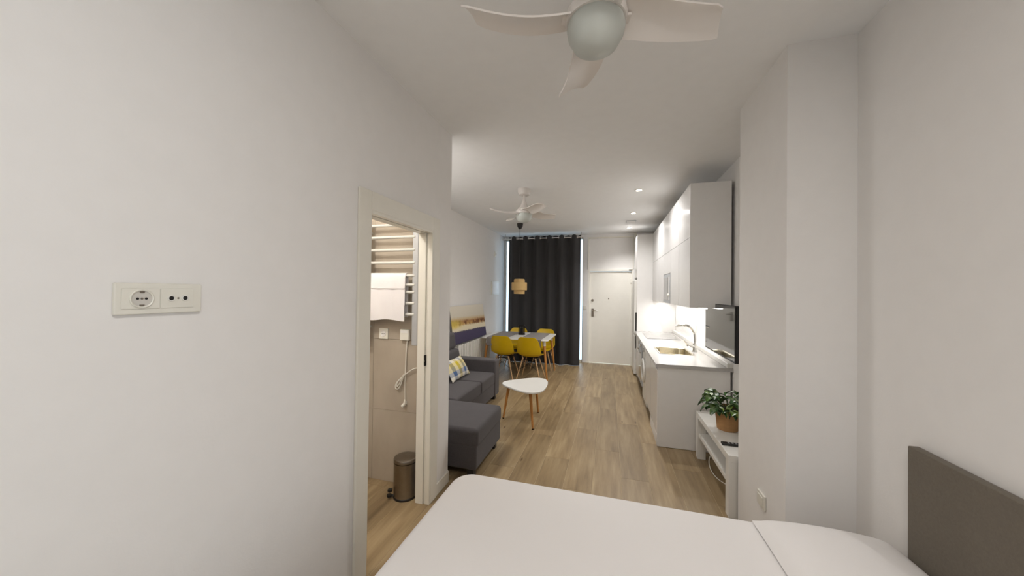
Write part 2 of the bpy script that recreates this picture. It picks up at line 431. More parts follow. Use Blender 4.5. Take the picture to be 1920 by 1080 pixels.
for z in (.23, 1.05, 1.88): obj('hinge', bx(.43, .462, 8.018, 8.038, z - .05, z + .05, bev=.004), 'ivory', d2)
tag(obj('door_closer_clip', bx(.40, .47, 7.975, 7.997, 2.115, 2.135, bev=.003), 'steel'), 'small grey metal clip on the frame over the entrance door', 'clip')
tag(obj('light_switch', bx(-.585, -.52, 7.988, 8.0, 1.22, 1.30, bev=.004), 'plastic'), 'small light switch on the white post beside the entrance door', 'switch')

# pocket door of the bathroom
d1 = struct(obj('door_1', bx(-1.352, -1.330, 2.324, 2.345, 0, DZ - .01), 'trim'))
bm = B(); box(bm, -1.412, -1.348, 2.31, DY1, 0, DZ, bev=.003); box(bm, -1.334, -1.295, 2.315, DY1, 0, DZ, bev=.003); obj('door_jamb', bm, 'trim', d1)
obj('door_jamb', bx(-1.412, -1.295, DY0, 1.63, 0, DZ, bev=.003), 'trim', d1)
bm = B(); box(bm, -1.412, -1.348, 1.63, 2.31, DZ - .03, DZ, bev=.003); box(bm, -1.334, -1.295, 1.63, 2.315, DZ - .03, DZ, bev=.003); box(bm, -1.348, -1.334, 1.63, 2.31, DZ - .006, DZ); obj('door_head', bm, 'trim', d1)
obj('door_track', bx(-1.347, -1.335, 1.63, 2.31, DZ - .022, DZ - .006), 'dark', d1)
for a in ((1.53, 1.625, 0, 2.175), (2.33, 2.43, 0, 2.175), (1.625, 2.33, DZ - .012, 2.175)):
    obj('door_casing', bx(-1.31, -1.292, a[0], a[1], a[2], a[3], bev=.005), 'trim', d1)
bm = bx(-1.351, -1.338, 2.306, 2.3245, 1.045, 1.125, bev=.002); la = obj('latch', bm, 'dark', d1)
obj('latch_bolt', bx(-1.348, -1.341, 2.302, 2.3065, 1.075, 1.09), 'steel', la)

for n, a in (('baseboard_left', (-1.31, -1.297, 2.43, 2.65)), ('baseboard_left_near', (-1.31, -1.297, -2.0, 1.53)), ('baseboard_partition', (-2.5, -1.31, 2.65, 2.663)),
             ('baseboard_outer_left', (-2.5, -2.487, 2.663, 8.0)), ('baseboard_right', (1.177, 1.19, 2.8, 3.88)), ('baseboard_headboard', (1.177, 1.19, -.6, 2.12))):
    struct(obj(n, bx(a[0], a[1], a[2], a[3], 0, .09, bev=.003), 'trim'))

# bathroom tiles
wt = struct(obj('wall_bathroom_back', bx(-2.5, -1.40, 2.508, 2.515, 0, CEIL), 'slab', smooth=False))
for i in range(2):
    for j in range(5):
        x0 = -2.5 + i * .55; obj('tile', bx(x0 + .001, x0 + .549, 2.5, 2.508, j * .6 + .001, min(CEIL, j * .6 + .599), bev=.001, seg=1), 'tile', wt, smooth=False)
wt = struct(obj('wall_bathroom_left', bx(-2.5, -2.493, .3, 2.5, 0, CEIL), 'slab', smooth=False))
for i in range(4):
    for j in range(5):
        y0 = .3 + i * .55; obj('tile', bx(-2.493, -2.485, y0 + .001, y0 + .549, j * .6 + .001, min(CEIL, j * .6 + .599), bev=.001, seg=1), 'tile', wt, smooth=False)

# ------------------------------------------------------------------ wall sockets
def socket_plate(label):
    x, yc, zc = -1.31, .698, 1.585; hw, hh = .104, .045
    t = thing('socket_plate', label, 'socket', (x, yc, zc))
    bm = B(); box(bm, x, x + .013, yc - hw, yc + hw, zc - hh, zc + hh, bev=.004); obj('frame', bm, 'plastic', t)
    for s, nm in ((-1, 'power_insert'), (1, 'antenna_insert')):
        c = yc + s * .043 - .005
        ins = obj(nm, bx(x + .013, x + .0155, c - .042, c + .042, zc - .0295, zc + .0295, bev=.0015), 'plastic', t)
        R90 = Matrix.Rotation(PI / 2, 4, 'Y')
        if s < 0:
            obj('socket_rim', lathe(B(), [(.0225, 0), (.0275, 0), (.0275, .003), (.0255, .005), (.0225, .003)], 32, mat=R90, c=(x + .0155, c, zc), close=True), 'plastic', ins)
            obj('socket_well', lathe(B(), [(0, .0006), (.0222, .0006), (.0225, .0016)], 32, mat=R90, c=(x + .0155, c, zc)), 'well', ins)
            for dy in (-.0095, .0095): obj('socket_hole', lathe(B(), [(0, .0022), (.0032, .0022), (.0032, 0)], 14, mat=R90, c=(x + .0155, c + dy, zc)), 'dark', ins)
            for dz in (-.019, .019): obj('earth_clip', bx(x + .016, x + .0185, c - .005, c + .005, zc + dz - .0022, zc + dz + .0022), 'steel', ins)
            obj('screw', lathe(B(), [(0, .002), (.003, .002), (.003, 0)], 12, mat=R90, c=(x + .0155, c, zc)), 'steel', ins)
        else:
            for dy in (-.0175, .0175):
                obj('port_ring', lathe(B(), [(.0065, 0), (.0095, 0), (.009, .003), (.0065, .003)], 24, mat=R90, c=(x + .0155, c + dy, zc), close=True), 'white', ins)
                obj('port', lathe(B(), [(0, .0015), (.0066, .0015), (.0066, 0)], 20, mat=R90, c=(x + .0155, c + dy, zc)), 'dark', ins)
            obj('screw', lathe(B(), [(0, .002), (.0026, .002), (.0026, 0)], 12, mat=R90, c=(x + .0155, c, zc)), 'steel', ins)
socket_plate('white double wall plate with a round power socket and two antenna ports')
t = thing('wall_outlet', 'small white outlet low on the pier beside the pillow', 'outlet', (.89, 2.395, .385))
obj('plate', bx(.878, .89, 2.345, 2.445, .345, .43, bev=.004), 'plastic', t); obj('cover', bx(.874, .878, 2.36, 2.43, .36, .415, bev=.0015), 'plastic', t)

# ------------------------------------------------------------------ ceiling fans
def fan(label, loc, rot):
    t = thing('ceiling_fan', label, 'fan', (0, 0, 0), 'white four-blade ceiling fans')
    obj('canopy', lathe(B(), [(0, 0), (.085, 0), (.085, -.03), (.07, -.075), (.045, -.085), (0, -.085)], 32), 'fanwhite', t)
    obj('downrod', lathe(B(), [(.014, -.08), (.014, -.16)], 16), 'fanwhite', t)
    obj('motor_housing', lathe(B(), [(.018, -.13), (.024, -.16), (.05, -.225), (.088, -.265), (.108, -.285), (.113, -.31), (.108, -.325), (0, -.325)], 36), 'fanwhite', t)
    obj('light_globe', lathe(B(), [(.1, -.325), (.1055, -.345), (.1, -.375), (.08, -.41), (.045, -.43), (0, -.436)], 36), 'globe', t)
    for k in range(4):
        a = rot + k * PI / 2
        n = 14; bm = B(); rows = []
        for i in range(n + 1):
            s = i / n; r = .098 + s * .368
            wid = .080 - .014 * s
            if s > .96: wid *= 1 - .12 * ((s - .96) / .04) ** 2
            pitch = math.radians(19 - 7 * s); sweep = .045 * s * s - .01
            z = -.312 - .018 * math.sin(PI * s)
            row = []
            for j in range(7):
                v = (j / 6 - .5) * 2
                cv = .016 * (1 - v * v); r_ = r + .02 * v * s * s
                row.append(bm.verts.new((r_, sweep + v * wid * math.cos(pitch), z - v * wid * math.sin(pitch) + cv)))
            rows.append(row)
        for p, q in zip(rows, rows[1:]):
            for j in range(6): bm.faces.new((p[j], q[j], q[j + 1], p[j + 1]))
        bmesh.ops.recalc_face_normals(bm, faces=bm.faces)
        bmesh.ops.solidify(bm, geom=bm.faces[:], thickness=.006)
        bmesh.ops.rotate(bm, matrix=Matrix.Rotation(a, 3, 'Z'), verts=bm.verts)
        bl = obj('blade', bm, 'fanwhite', t, ang=50)
        br = B(); box(br, .085, .125, -.022, .022, -.313, -.303, bev=.002); bmesh.ops.rotate(br, matrix=Matrix.Rotation(a, 3, 'Z'), verts=br.verts)
        obj('blade_bracket', br, 'fanwhite', bl)
    t.location = loc
    return t
fan('large white four-blade ceiling fan with a globe light, right above the bed', (-.06, 1.29, CEIL), math.radians(13))
fan('distant white ceiling fan seen above the black pendant cup and sofa', (-1.08, 4.28, CEIL), math.radians(35))

# ------------------------------------------------------------------ downlights, vent, wall devices
names = ['recessed downlight nearest the kitchen cabinet end panel', 'middle one of three recessed kitchen ceiling downlights', 'recessed downlight closest to the entrance door']
for (x, y), lb in zip(DOWNLIGHTS, names):
    t = thing('downlight', lb, 'light', (x, y, CEIL), 'recessed kitchen downlights')
    obj('trim_ring', lathe(B(), [(.036, 0), (.05, 0), (.05, -.006), (.036, -.01)], 28, c=(x, y, CEIL), close=True), 'trim', t)
    obj('lens', lathe(B(), [(0, -.006), (.036, -.006), (.036, 0)], 28, c=(x, y, CEIL)), 'lamp', t)
t = thing('ceiling_vent', 'flat grey vent plate on the ceiling between two downlights', 'vent', (.36, 6.68, CEIL))
obj('plate', bx(.27, .45, 6.6, 6.76, CEIL - .01, CEIL, bev=.003), 'silverpost', t)
for i in range(4): obj('slat', bx(.285, .435, 6.62 + i * .035, 6.64 + i * .035, CEIL - .014, CEIL - .01), 'satin', t)
t = thing('alarm_sensor', 'small white box sensor in the ceiling corner above the fridge', 'sensor', (.53, 7.97, 2.87))
obj('body', bx(.505, .565, 7.94, 8.0, 2.80, 2.93, bev=.01), 'plastic', t); obj('lens', bx(.515, .555, 7.936, 7.94, 2.82, 2.86, bev=.001), 'satin', t)
t = thing('fuse_box', 'white square fuse box cover on the wall beside the curtain', 'box', (-2.5, 7.29, 1.68))
obj('frame', bx(-2.5, -2.485, 7.05, 7.55, 1.53, 1.83, bev=.004), 'plastic', t); obj('door', bx(-2.485, -2.476, 7.08, 7.52, 1.555, 1.805, bev=.004), 'satin', t)
t = thing('motion_sensor', 'small round white sensor high on the wall above the fuse box', 'sensor', (-2.5, 7.29, 2.44))
RY = Matrix.Rotation(PI / 2, 4, 'Y')
obj('base', lathe(B(), [(0, .018), (.06, .016), (.068, .0)], 24, mat=RY, c=(-2.5, 7.29, 2.44)), 'plastic', t)
obj('dome', lathe(B(), [(.032, .016), (.03, .03), (.018, .04), (0, .044)], 20, mat=RY, c=(-2.5, 7.29, 2.44)), 'satin', t)

t = thing('unseen_ceiling_lamp', 'round flat lit lamp on the bedroom ceiling behind the fan', 'lamp', (.25, -.1, CEIL))
obj('rim', lathe(B(), [(.225, 0), (.24, 0), (.24, -.06), (.225, -.07)], 40, c=(.25, -.1, CEIL), close=True), 'trim', t)
obj('diffuser', lathe(B(), [(0, -.06), (.225, -.06), (.225, 0)], 40, c=(.25, -.1, CEIL)), 'strip', t)
t = thing('unseen_ceiling_lamp', 'added round fill lamp, unseen, on the ceiling above the sofa backrest', 'lamp', (-1.95, 3.15, CEIL))  # fixture added to carry the sofa fill light, out of view
obj('rim', lathe(B(), [(.21, 0), (.225, 0), (.225, -.06), (.21, -.07)], 40, c=(-1.95, 3.15, CEIL), close=True), 'trim', t)
obj('diffuser', lathe(B(), [(0, -.06), (.21, -.06), (.21, 0)], 40, c=(-1.95, 3.15, CEIL)), 'strip', t)
# ------------------------------------------------------------------ bed
t = thing('bed', 'double bed base and mattress beneath the white bedspread', 'bed', (.17, 1.13, 0))
obj('bed_base', bx(-.80, 1.13, .42, 1.83, .1, .28, bev=.01), 'headboard', t)
obj('mattress', bx(-.825, 1.13, .385, 1.86, .28, .535, bev=.05, seg=4), 'sheet', t)
for a in ((-.72, .5), (-.72, 1.75), (1.08, .5), (1.08, 1.75)): obj('leg', lathe(B(), [(0, 0), (.025, 0), (.03, .1), (0, .1)], 14, c=(a[0], a[1], 0)), 'darkwood', t)
def bedspread():
    x0, x1, y0, y1, zt, zb = -.855, 1.14, .36, 1.89, .552, .24
    bm = B(); R, n = .075, 10
    def outline(ins, z, rc):
        pts = []
        for cx, cy, a0 in ((x1 - rc, y1 - rc, 0), (x0 + rc, y1 - rc, PI / 2), (x0 + rc, y0 + rc, PI), (x1 - rc, y0 + rc, 1.5 * PI)):
            for k in range(n + 1):
                a = a0 + k * PI / 2 / n; pts.append((cx + (rc - ins) * math.cos(a), cy + (rc - ins) * math.sin(a), z))
        return pts
    rings = []
    for z, f in ((zb, 0), (zb + .12, -.002), (zt - .075, 0)): rings.append(outline(f, z, .12))
    er = .042
    for k in range(1, 9):
        a = k / 8 * PI / 2; rings.append(outline(er * (1 - math.cos(a)), zt - er + er * math.sin(a) , .12))
    vr = [[bm.verts.new(p) for p in r] for r in rings]; m = len(vr[0])
    for a, b in zip(vr, vr[1:]):
        for i in range(m): bm.faces.new((a[i], a[(i + 1) % m], b[(i + 1) % m], b[i]))
    bm.faces.new(vr[-1]); bmesh.ops.recalc_face_normals(bm, faces=bm.faces)
    top = max(bm.faces, key=lambda f: f.calc_area())
    return bm
tag(obj('bedspread', bedspread(), 'sheet', ang=60), 'smooth white bedspread covering the bed', 'bedspread')
def bed_pillow(y0, y1, label):
    bm = pillow(B(), y1 - y0, .50, .175, 22, .02, .36)
    bmesh.ops.rotate(bm, matrix=Matrix.Rotation(PI / 2, 3, 'X'), verts=bm.verts); bmesh.ops.rotate(bm, matrix=Matrix.Rotation(PI / 2, 3, 'Z'), verts=bm.verts)
    # sink the underside flat onto the bedspread
    for v in bm.verts: v.co.z = v.co.z if v.co.z > 0 else v.co.z * .06
    bmesh.ops.translate(bm, vec=(.897, (y0 + y1) / 2, .561), verts=bm.verts)
    t = thing('pillow', label, 'pillow', (.897, (y0 + y1) / 2, .555), 'white bed pillows')
    obj('pillow_case', bm, 'sheet', t, ang=80)
    return t
bed_pillow(1.145, 1.855, 'white pillow on the far side of the bed near the pier outlet')
bed_pillow(.40, 1.12, 'white pillow on the near side of the bed below the headboard')
t = thing('headboard', 'taupe upholstered headboard on the white wall behind the pillows', 'headboard', (1.17, 1.1, 0))
obj('headboard_panel', bx(1.15, 1.188, .32, 1.76, .18, 1.022, bev=.006), 'headboard', t)
for y in (.6, 1.55): obj('leg', bx(1.155, 1.185, y - .03, y + .03, 0, .18), 'darkwood', t)

# ------------------------------------------------------------------ bathroom things
t = thing('towel_rail', 'white ladder towel radiator on the bathroom wall', 'radiator', (-1.75, 2.45, 1.15))
for xx in (-1.98, -1.51): obj('rail_post', bx(xx - .026, xx + .026, 2.425, 2.455, 1.17, 2.2, bev=.006, seg=3), 'silverpost', t)
for z in (2.15, 2.05, 1.945, 1.84, 1.735, 1.66, 1.60, 1.51, 1.42):
    obj('rung', tube(B(), [(-1.975, 2.432, z), (-1.515, 2.432, z)], .0125, 12), 'railgrey', t)
for xx, z in ((-1.98, 2.1), (-1.51, 2.1), (-1.98, 1.3), (-1.51, 1.3)): obj('bracket', tube(B(), [(xx, 2.45, z), (xx, 2.5, z)], .009), 'railgrey', t)
def towel():
    prof = [(2.408, 1.372)]
    prof = [(2.404, 1.37), (2.402, 1.45), (2.405, 1.55), (2.404, 1.65), (2.408, 1.72), (2.418, 1.749), (2.434, 1.757), (2.450, 1.748), (2.456, 1.72), (2.456, 1.6), (2.457, 1.46), (2.457, 1.40)]
    bm = B(); n = 16; rows = []
    for i in range(n + 1):
        x = -1.975 + .385 * i / n; row = []
        for k, (y, z) in enumerate(prof):
            wv = .0035 * math.sin(i * 1.1 + k * .6) if k < 4 else 0
            zz = z - (.006 * math.sin(i * .5) if k in (0, len(prof) - 1) else 0)
            row.append(bm.verts.new((x, y + wv, zz)))
        rows.append(row)
    for p, q in zip(rows, rows[1:]):
        for k in range(len(prof) - 1): bm.faces.new((p[k], p[k + 1], q[k + 1], q[k]))
    bmesh.ops.recalc_face_normals(bm, faces=bm.faces); bmesh.ops.solidify(bm, geom=bm.faces[:], thickness=.006)
    return bm
tt = thing('towel', 'white folded towel hanging over the towel rail', 'towel', (-1.78, 2.42, 1.75))
obj('towel_cloth', towel(), 'towel', tt, ang=70)
obj('woven_band', bx(-1.973, -1.592, 2.3955, 2.3985, 1.628, 1.640, bev=.001), 'towel', tt)
t = thing('bathroom_socket', 'white power socket on bathroom tiles below the towel', 'socket', (-1.847, 2.5, 1.245))
obj('plate', bx(-1.89, -1.803, 2.488, 2.5, 1.2, 1.29, bev=.004), 'plastic', t)
obj('socket_well', lathe(B(), [(0, .001), (.02, .001), (.024, .004), (.026, 0)], 24, mat=Matrix.Rotation(PI / 2, 4, 'X'), c=(-1.847, 2.488, 1.245)), 'satin', t)
bm = B()
for dx in (-.009, .009): lathe(bm, [(0, .003), (.0035, .003), (.0035, 0)], 12, mat=Matrix.Rotation(PI / 2, 4, 'X'), c=(-1.847 + dx, 2.488, 1.245))
obj('socket_hole', bm, 'dark', t)
t = thing('rail_controller', 'white control box with a corded plug under the towel radiator', 'controller', (-1.632, 2.5, 1.245))
obj('box', bx(-1.675, -1.59, 2.47, 2.5, 1.2, 1.292, bev=.006), 'plastic', t)
obj('display', bx(-1.665, -1.6, 2.468, 2.47, 1.262, 1.283), 'satin', t)
bm = tube(B(), smoothpts([(-1.612, 2.485, 1.2), (-1.622, 2.488, 1.1), (-1.626, 2.488, .98), (-1.628, 2.488, .915)]), .0045, 8)
tube(bm, smoothpts([(-1.628, 2.485, .915), (-1.665, 2.483, .885), (-1.706, 2.48, .84), (-1.714, 2.48, .80), (-1.69, 2.48, .793), (-1.665, 2.481, .83), (-1.64, 2.482, .9), (-1.6, 2.482, .935), (-1.545, 2.482, .97), (-1.47, 2.484, .99)]), .0045, 8)
tube(bm, smoothpts([(-1.64, 2.478, .90), (-1.672, 2.476, .872), (-1.697, 2.474, .838), (-1.692, 2.474, .815), (-1.67, 2.475, .845), (-1.645, 2.476, .905), (-1.632, 2.478, .915)]), .004, 8)
tube(bm, smoothpts([(-1.628, 2.487, .915), (-1.63, 2.488, .82), (-1.628, 2.488, .70)]), .0025, 8)
obj('cord', bm, 'plastic', t)
bm = tube(B(), [(-1.628, 2.486, .71), (-1.626, 2.484, .675)], [.006, .012], 10); tube(bm, [(-1.626, 2.484, .675), (-1.645, 2.47, .655)], [.014, .011], 10)
for d in (-.006, .006): tube(bm, [(-1.612 + d, 2.478, .675), (-1.608 + d, 2.472, .705)], .0025, 6)
obj('plug', bm, 'plastic', t)
t = thing('pedal_bin', 'brushed steel pedal bin standing just inside the bathroom door', 'bin', (-1.535, 2.372, 0))
bc = (-1.535, 2.372, 0)
obj('body', lathe(B(), [(0, .012), (.088, .012), (.09, .02), (.09, .275), (.0, .275)], 40, c=bc), 'steel', t)
obj('base_ring', lathe(B(), [(0, 0), (.092, 0), (.093, .014), (.088, .02), (0, .02)], 40, c=bc), 'black', t)
obj('lid_seal', lathe(B(), [(0, .274), (.0915, .274), (.0915, .281), (0, .281)], 40, c=bc), 'black', t)
obj('lid', lathe(B(), [(0, .281), (.092, .281), (.0925, .293), (.088, .304), (.07, .309), (0, .311)], 40, c=bc), 'steel', t)
bm = B(); bd = Vector((-.80, -.60, 0)).normalized()
p = Vector(bc) + bd * .085; tube(bm, [p + Vector((0, 0, .018)), p + bd * .03 + Vector((0, 0, .02))], .009, 10); lathe(bm, [(0, -.008), (.017, -.008), (.019, 0), (.017, .008), (0, .008)], 16, c=p + bd * .035 + Vector((0, 0, .024)))
obj('pedal', bm, 'black', t); bm = B(); lathe(bm, [(0, -.008), (.017, -.008), (.019, 0), (.017, .008), (0, .008)], 16, c=p + bd * .03 + Vector((0, 0, .062)))
obj('pedal', bm, 'black', t)
bm = bx(-1.452, -1.43, 2.39, 2.43, .2, .29, bev=.004); obj('hinge', bm, 'black', t)

# ------------------------------------------------------------------ sofa
t = thing('sofa', 'charcoal grey fabric chaise sofa against the wall below the painting', 'sofa', (-1.9, 3.8, 0))
bm = B(); box(bm, -2.4, -1.61, 3.42, 4.74, .08, .27, bev=.015, seg=3); obj('base', bm, 'sofa', t)
obj('chaise_base', bx(-2.4, -1.088, 2.735, 3.415, .075, .29, bev=.02, seg=3), 'sofa', t)
obj('chaise_cushion', bx(-2.12, -1.075, 2.728, 3.42, .265, .43, bev=.04, seg=4), 'sofa', t)
obj('seat_cushion', bx(-2.12, -1.6, 3.425, 4.185, .26, .43, bev=.03, seg=4), 'sofa', t)
obj('seat_cushion', bx(-2.12, -1.6, 4.19, 4.735, .26, .43, bev=.03, seg=4), 'sofa', t)
obj('armrest', bx(-2.44, -1.6, 4.735, 4.935, .075, .6, bev=.025, seg=4), 'sofa', t)
obj('back_frame', bx(-2.46, -2.3, 2.74, 4.735, .08, .74, bev=.02, seg=3), 'sofa', t)
for a in ((2.74, 3.42), (3.43, 4.08), (4.085, 4.73)):
    tilt = Matrix.Translation((-2.2, 0, .43)) @ Matrix.Rotation(math.radians(-10), 4, 'Y') @ Matrix.Translation((2.2, 0, -.43))
    obj('back_cushion', box(B(), -2.31, -2.11, a[0], a[1], .41, .755, bev=.05, seg=4, mat=tilt), 'sofa', t)
    obj('headrest', box(B(), -2.32, -2.14, a[0] + .005, a[1] - .005, .75, 1.0, bev=.06, seg=4, mat=tilt), 'sofa', t)
for a in ((-1.15, 2.79), (-1.15, 3.36), (-2.35, 2.79), (-1.67, 4.87), (-2.35, 4.87)):
    obj('foot', bx(a[0] - .03, a[0] + .03, a[1] - .03, a[1] + .03, 0, .08, bev=.004), 'darkwood', t)
bm = pillow(B(), .56, .29, .13, 18)
t = thing('cushion', 'yellow and blue checked cushion on the charcoal sofa seat', 'cushion', (-1.99, 4.26, .562))
o = obj('cover', bm, 'plaid', None, ang=80); o.parent = t
t.rotation_euler = (math.radians(-32), 0, PI / 2)

# ------------------------------------------------------------------ radiator, painting
t = thing('wall_radiator', 'white ribbed radiator on the wall beneath the painting', 'radiator', (-2.42, 5.9, 0))
me0 = None; n = 24
for i in range(n):
    y = 5.13 + (i + .5) * 1.53 / n
    if me0 is None:
        bm = B(); box(bm, -.035, .03, -.012, .012, .12, .715, bev=.008, seg=2); box(bm, .025, .052, -.0235, .0235, .13, .715, bev=.008)
        me0 = obj('section', bm, 'white', None); me0.parent = t; me0.location = (0, y - 5.9, 0)
    else:
        c = me0.copy(); C.objects.link(c); c.location = (0, y - 5.9, 0)
bm = B(); tube(bm, [(-2.42, 5.12, .17), (-2.42, 6.68, .17)], .02, 12); tube(bm, [(-2.42, 5.12, .66), (-2.42, 6.68, .66)], .02, 12)
tube(bm, [(-2.42, 6.7, .17), (-2.42, 6.7, 0)], .01, 10); obj('pipe', bm, 'white', t)
t = thing('painting', 'unframed canvas of a hazy skyline over navy, leaning above the radiator', 'painting', (-2.37, 5.70, .742))
t.rotation_euler = (0, math.radians(-8), 0)
o = obj('canvas', bx(-.006, .001, -.735, .735, 0, .62), 'painting', None, smooth=False); o.parent = t
o = obj('stretcher', bx(-.03, -.006, -.735, .735, 0, .62, bev=.002), 'canvas_side', None, smooth=False); o.parent = t

# ------------------------------------------------------------------ coffee table
t = thing('coffee_table', 'white pebble-shaped coffee table on three wooden legs in front of the chaise', 'table', (-.99, 4.17, 0))
def rounded(pts, rads, k=10):
    out = []
    n = len(pts)
    for i in range(n):
        p0, p, p1 = (Vector(pts[(i - 1) % n]), Vector(pts[i]), Vector(pts[(i + 1) % n])); d0 = (p0 - p).normalized(); d1 = (p1 - p).normalized()
        L = rads[i]; a, b = p + d0 * L, p + d1 * L
        for j in range(k + 1):
            s = j / k; out.append(tuple((1 - s) ** 2 * a + 2 * s * (1 - s) * p + s * s * b))
    return out
poly = rounded([(-1.39, 4.13), (-.72, 3.66), (-.755, 4.74)], [.24, .46, .56], 14)
obj('tabletop', prism(B(), poly, .44, .462, .006), 'white', t)
for a, b in (((-.90, 3.97), (-.855, 3.93)), ((-.93, 4.42), (-.905, 4.49)), ((-1.22, 4.17), (-1.29, 4.16))):
    lg = obj('leg', tube(B(), [(b[0], b[1], 0), (a[0], a[1], .44)], [.011, .021], 14), 'leg', t)
    obj('foot_cap', tube(B(), [(b[0], b[1], 0), (b[0] + (a[0] - b[0]) * .03, b[1] + (a[1] - b[1]) * .03, .012)], .0125, 14), 'blackmetal', lg)

# ------------------------------------------------------------------ dining set
t = thing('dining_table', 'white dining table with splayed wooden legs before the curtain', 'table', (-1.70, 6.56, 0))
poly = rounded([(-2.33, 6.04), (-1.06, 6.04), (-1.06, 7.06), (-2.33, 7.06)], [.06] * 4, 6)
obj('tabletop', prism(B(), poly, .722, .745, .006), 'white', t)
for sx, sy in ((-1, -1), (1, -1), (-1, 1), (1, 1)):
    fx, fy = -1.70 + sx * .62, 6.56 + sy * .435; ax, ay = -1.70 + sx * .545, 6.56 + sy * .385
    lg = obj('leg', tube(B(), [(fx, fy, 0), (ax + (fx - ax) * .13, ay + (fy - ay) * .13, .63)], [.014, .025], 16), 'leg', t)
    obj('leg_socket', tube(B(), [(ax + (fx - ax) * .14, ay + (fy - ay) * .14, .62), (ax, ay, .722)], [.027, .03], 16), 'white', lg)
def runner(x0, x1, label):
    prof = [(6.026, .60), (6.026, .66), (6.026, .735), (6.034, .7475), (6.05, .7485), (6.5, .7485), (7.05, .7485), (7.066, .7475), (7.074, .735), (7.074, .62)]
    bm = B(); rows = [[bm.verts.new((x, y, z)) for y, z in prof] for x in (x0, (x0 + x1) / 2, x1)]
    for p, q in zip(rows, rows[1:]):
        for k in range(len(prof) - 1): bm.faces.new((p[k], q[k], q[k + 1], p[k + 1]))
    bmesh.ops.recalc_face_normals(bm, faces=bm.faces); bmesh.ops.solidify(bm, geom=bm.faces[:], thickness=-.002)
    tag(obj('table_runner', bm, 'placemat'), label, 'runner', 'grey table runners')
runner(-2.22, -1.82, 'grey cloth runner across the dining table end beside the wall')
runner(-1.58, -1.18, 'grey cloth runner across the dining table end towards the kitchen')
t = thing('candle_holder', 'black wire candle holder standing in the middle of the dining table', 'candle holder', (-1.70, 6.66, .745))
cx, cy = -1.70, 6.66
obj('base', lathe(B(), [(0, .745), (.07, .745), (.07, .765), (.055, .775), (0, .775)], 28, c=(cx, cy, 0)), 'black', t)
for k in range(8):
    a = k * PI / 4 + .2; obj('rod', tube(B(), [(cx + .06 * math.cos(a), cy + .06 * math.sin(a), .765), (cx + .06 * math.cos(a), cy + .06 * math.sin(a), .93)], .006, 8), 'blackmetal', t)
bm = B(); lathe(bm, [(.055, .925), (.066, .925), (.066, .933), (.055, .933)], 28, c=(cx, cy, 0), close=True); obj('ring', bm, 'blackmetal', t)
obj('candle', lathe(B(), [(0, .775), (.033, .775), (.033, .88), (0, .88)], 20, c=(cx, cy, 0)), 'black', t)

def make_chair():
    t = thing('dining_chair', 'x', 'chair', (0, 0, 0), 'yellow shell dining chairs')
    #        y     z    half  curl_up  curl_fwd
    prof = [(.235, .405, .150, .00, 0), (.228, .425, .195, .004, 0), (.19, .437, .215, .012, 0), (.10, .432, .228, .03, 0), (0, .423, .232, .045, .0), (-.10, .420, .230, .055, .01),
            (-.165, .438, .228, .05, .035), (-.205, .485, .226, .03, .06), (-.232, .55, .222, .012, .07), (-.252, .63, .214, 0, .062), (-.268, .71, .200, 0, .05), (-.28, .76, .18, -.004, .035), (-.284, .792, .155, -.004, .02), (-.285, .80, .12, 0, .008)]
    bm = B(); n = 12; rows = []
    for y, z, h, cu, cf in prof:
        row = []
        for j in range(n + 1):
            u = 2 * j / n - 1
            row.append(bm.verts.new((u * h, y + cf * abs(u) ** 2.2, z + cu * abs(u) ** 2.4)))
        rows.append(row)
    for p, q in zip(rows, rows[1:]):
        for j in range(n): bm.faces.new((p[j], p[j + 1], q[j + 1], q[j]))
    bmesh.ops.recalc_face_normals(bm, faces=bm.faces)
    o = obj('seat_shell', bm, 'yellow', t, ang=80)
    s = o.modifiers.new('sub', 'SUBSURF'); s.levels = 1; s.render_levels = 2
    s = o.modifiers.new('thick', 'SOLIDIFY'); s.thickness = .007; s.offset = 0
    for sx in (-1, 1):
        for sy in (-1, 1):
            obj('leg', tube(B(), [(sx * .225, sy * .19 - .01, 0), (sx * .115, sy * .115 - .02, .41)], [.0095, .0145], 10), 'chairleg', t)
    bm = B()
    for sx in (-1, 1):
        for sy in (-1, 1):
            a = Vector((sx * .20, sy * .18 - .028, .10)); 
            tube(bm, [(sx * .17, sy * .158 - .025, .205), (-sx * .13, sy * .128 - .022, .375)], .004, 6)
            tube(bm, [(sx * .165, sy * .154 - .025, .22), (sx * .13, -sy * .128 - .022, .375)], .004, 6)
    box(bm, -.14, .14, -.145, -.125, .375, .385); box(bm, -.14, .14, .09, .11, .375, .385)
    for sx in (-.125, .125): box(bm, sx - .01, sx + .01, -.14, .1, .383, .40)
    obj('brace', bm, 'blackmetal', t)
    return t
ch = make_chair()
ch.location = (-1.90, 6.21, 0); ch.rotation_euler = (0, 0, math.radians(-4)); ch['label'] = 'yellow shell chair, seen from behind, closest to the sofa arm'
dup(ch, (-1.39, 6.18, 0), math.radians(-3), 'yellow shell chair, seen from behind, beside the visible table leg')
dup(ch, (-1.93, 7.12, 0), PI + .05, 'yellow shell chair across the table behind the candle holder')
dup(ch, (-1.35, 7.10, 0), PI - .05, 'yellow shell chair across the table, nearest the entrance door')

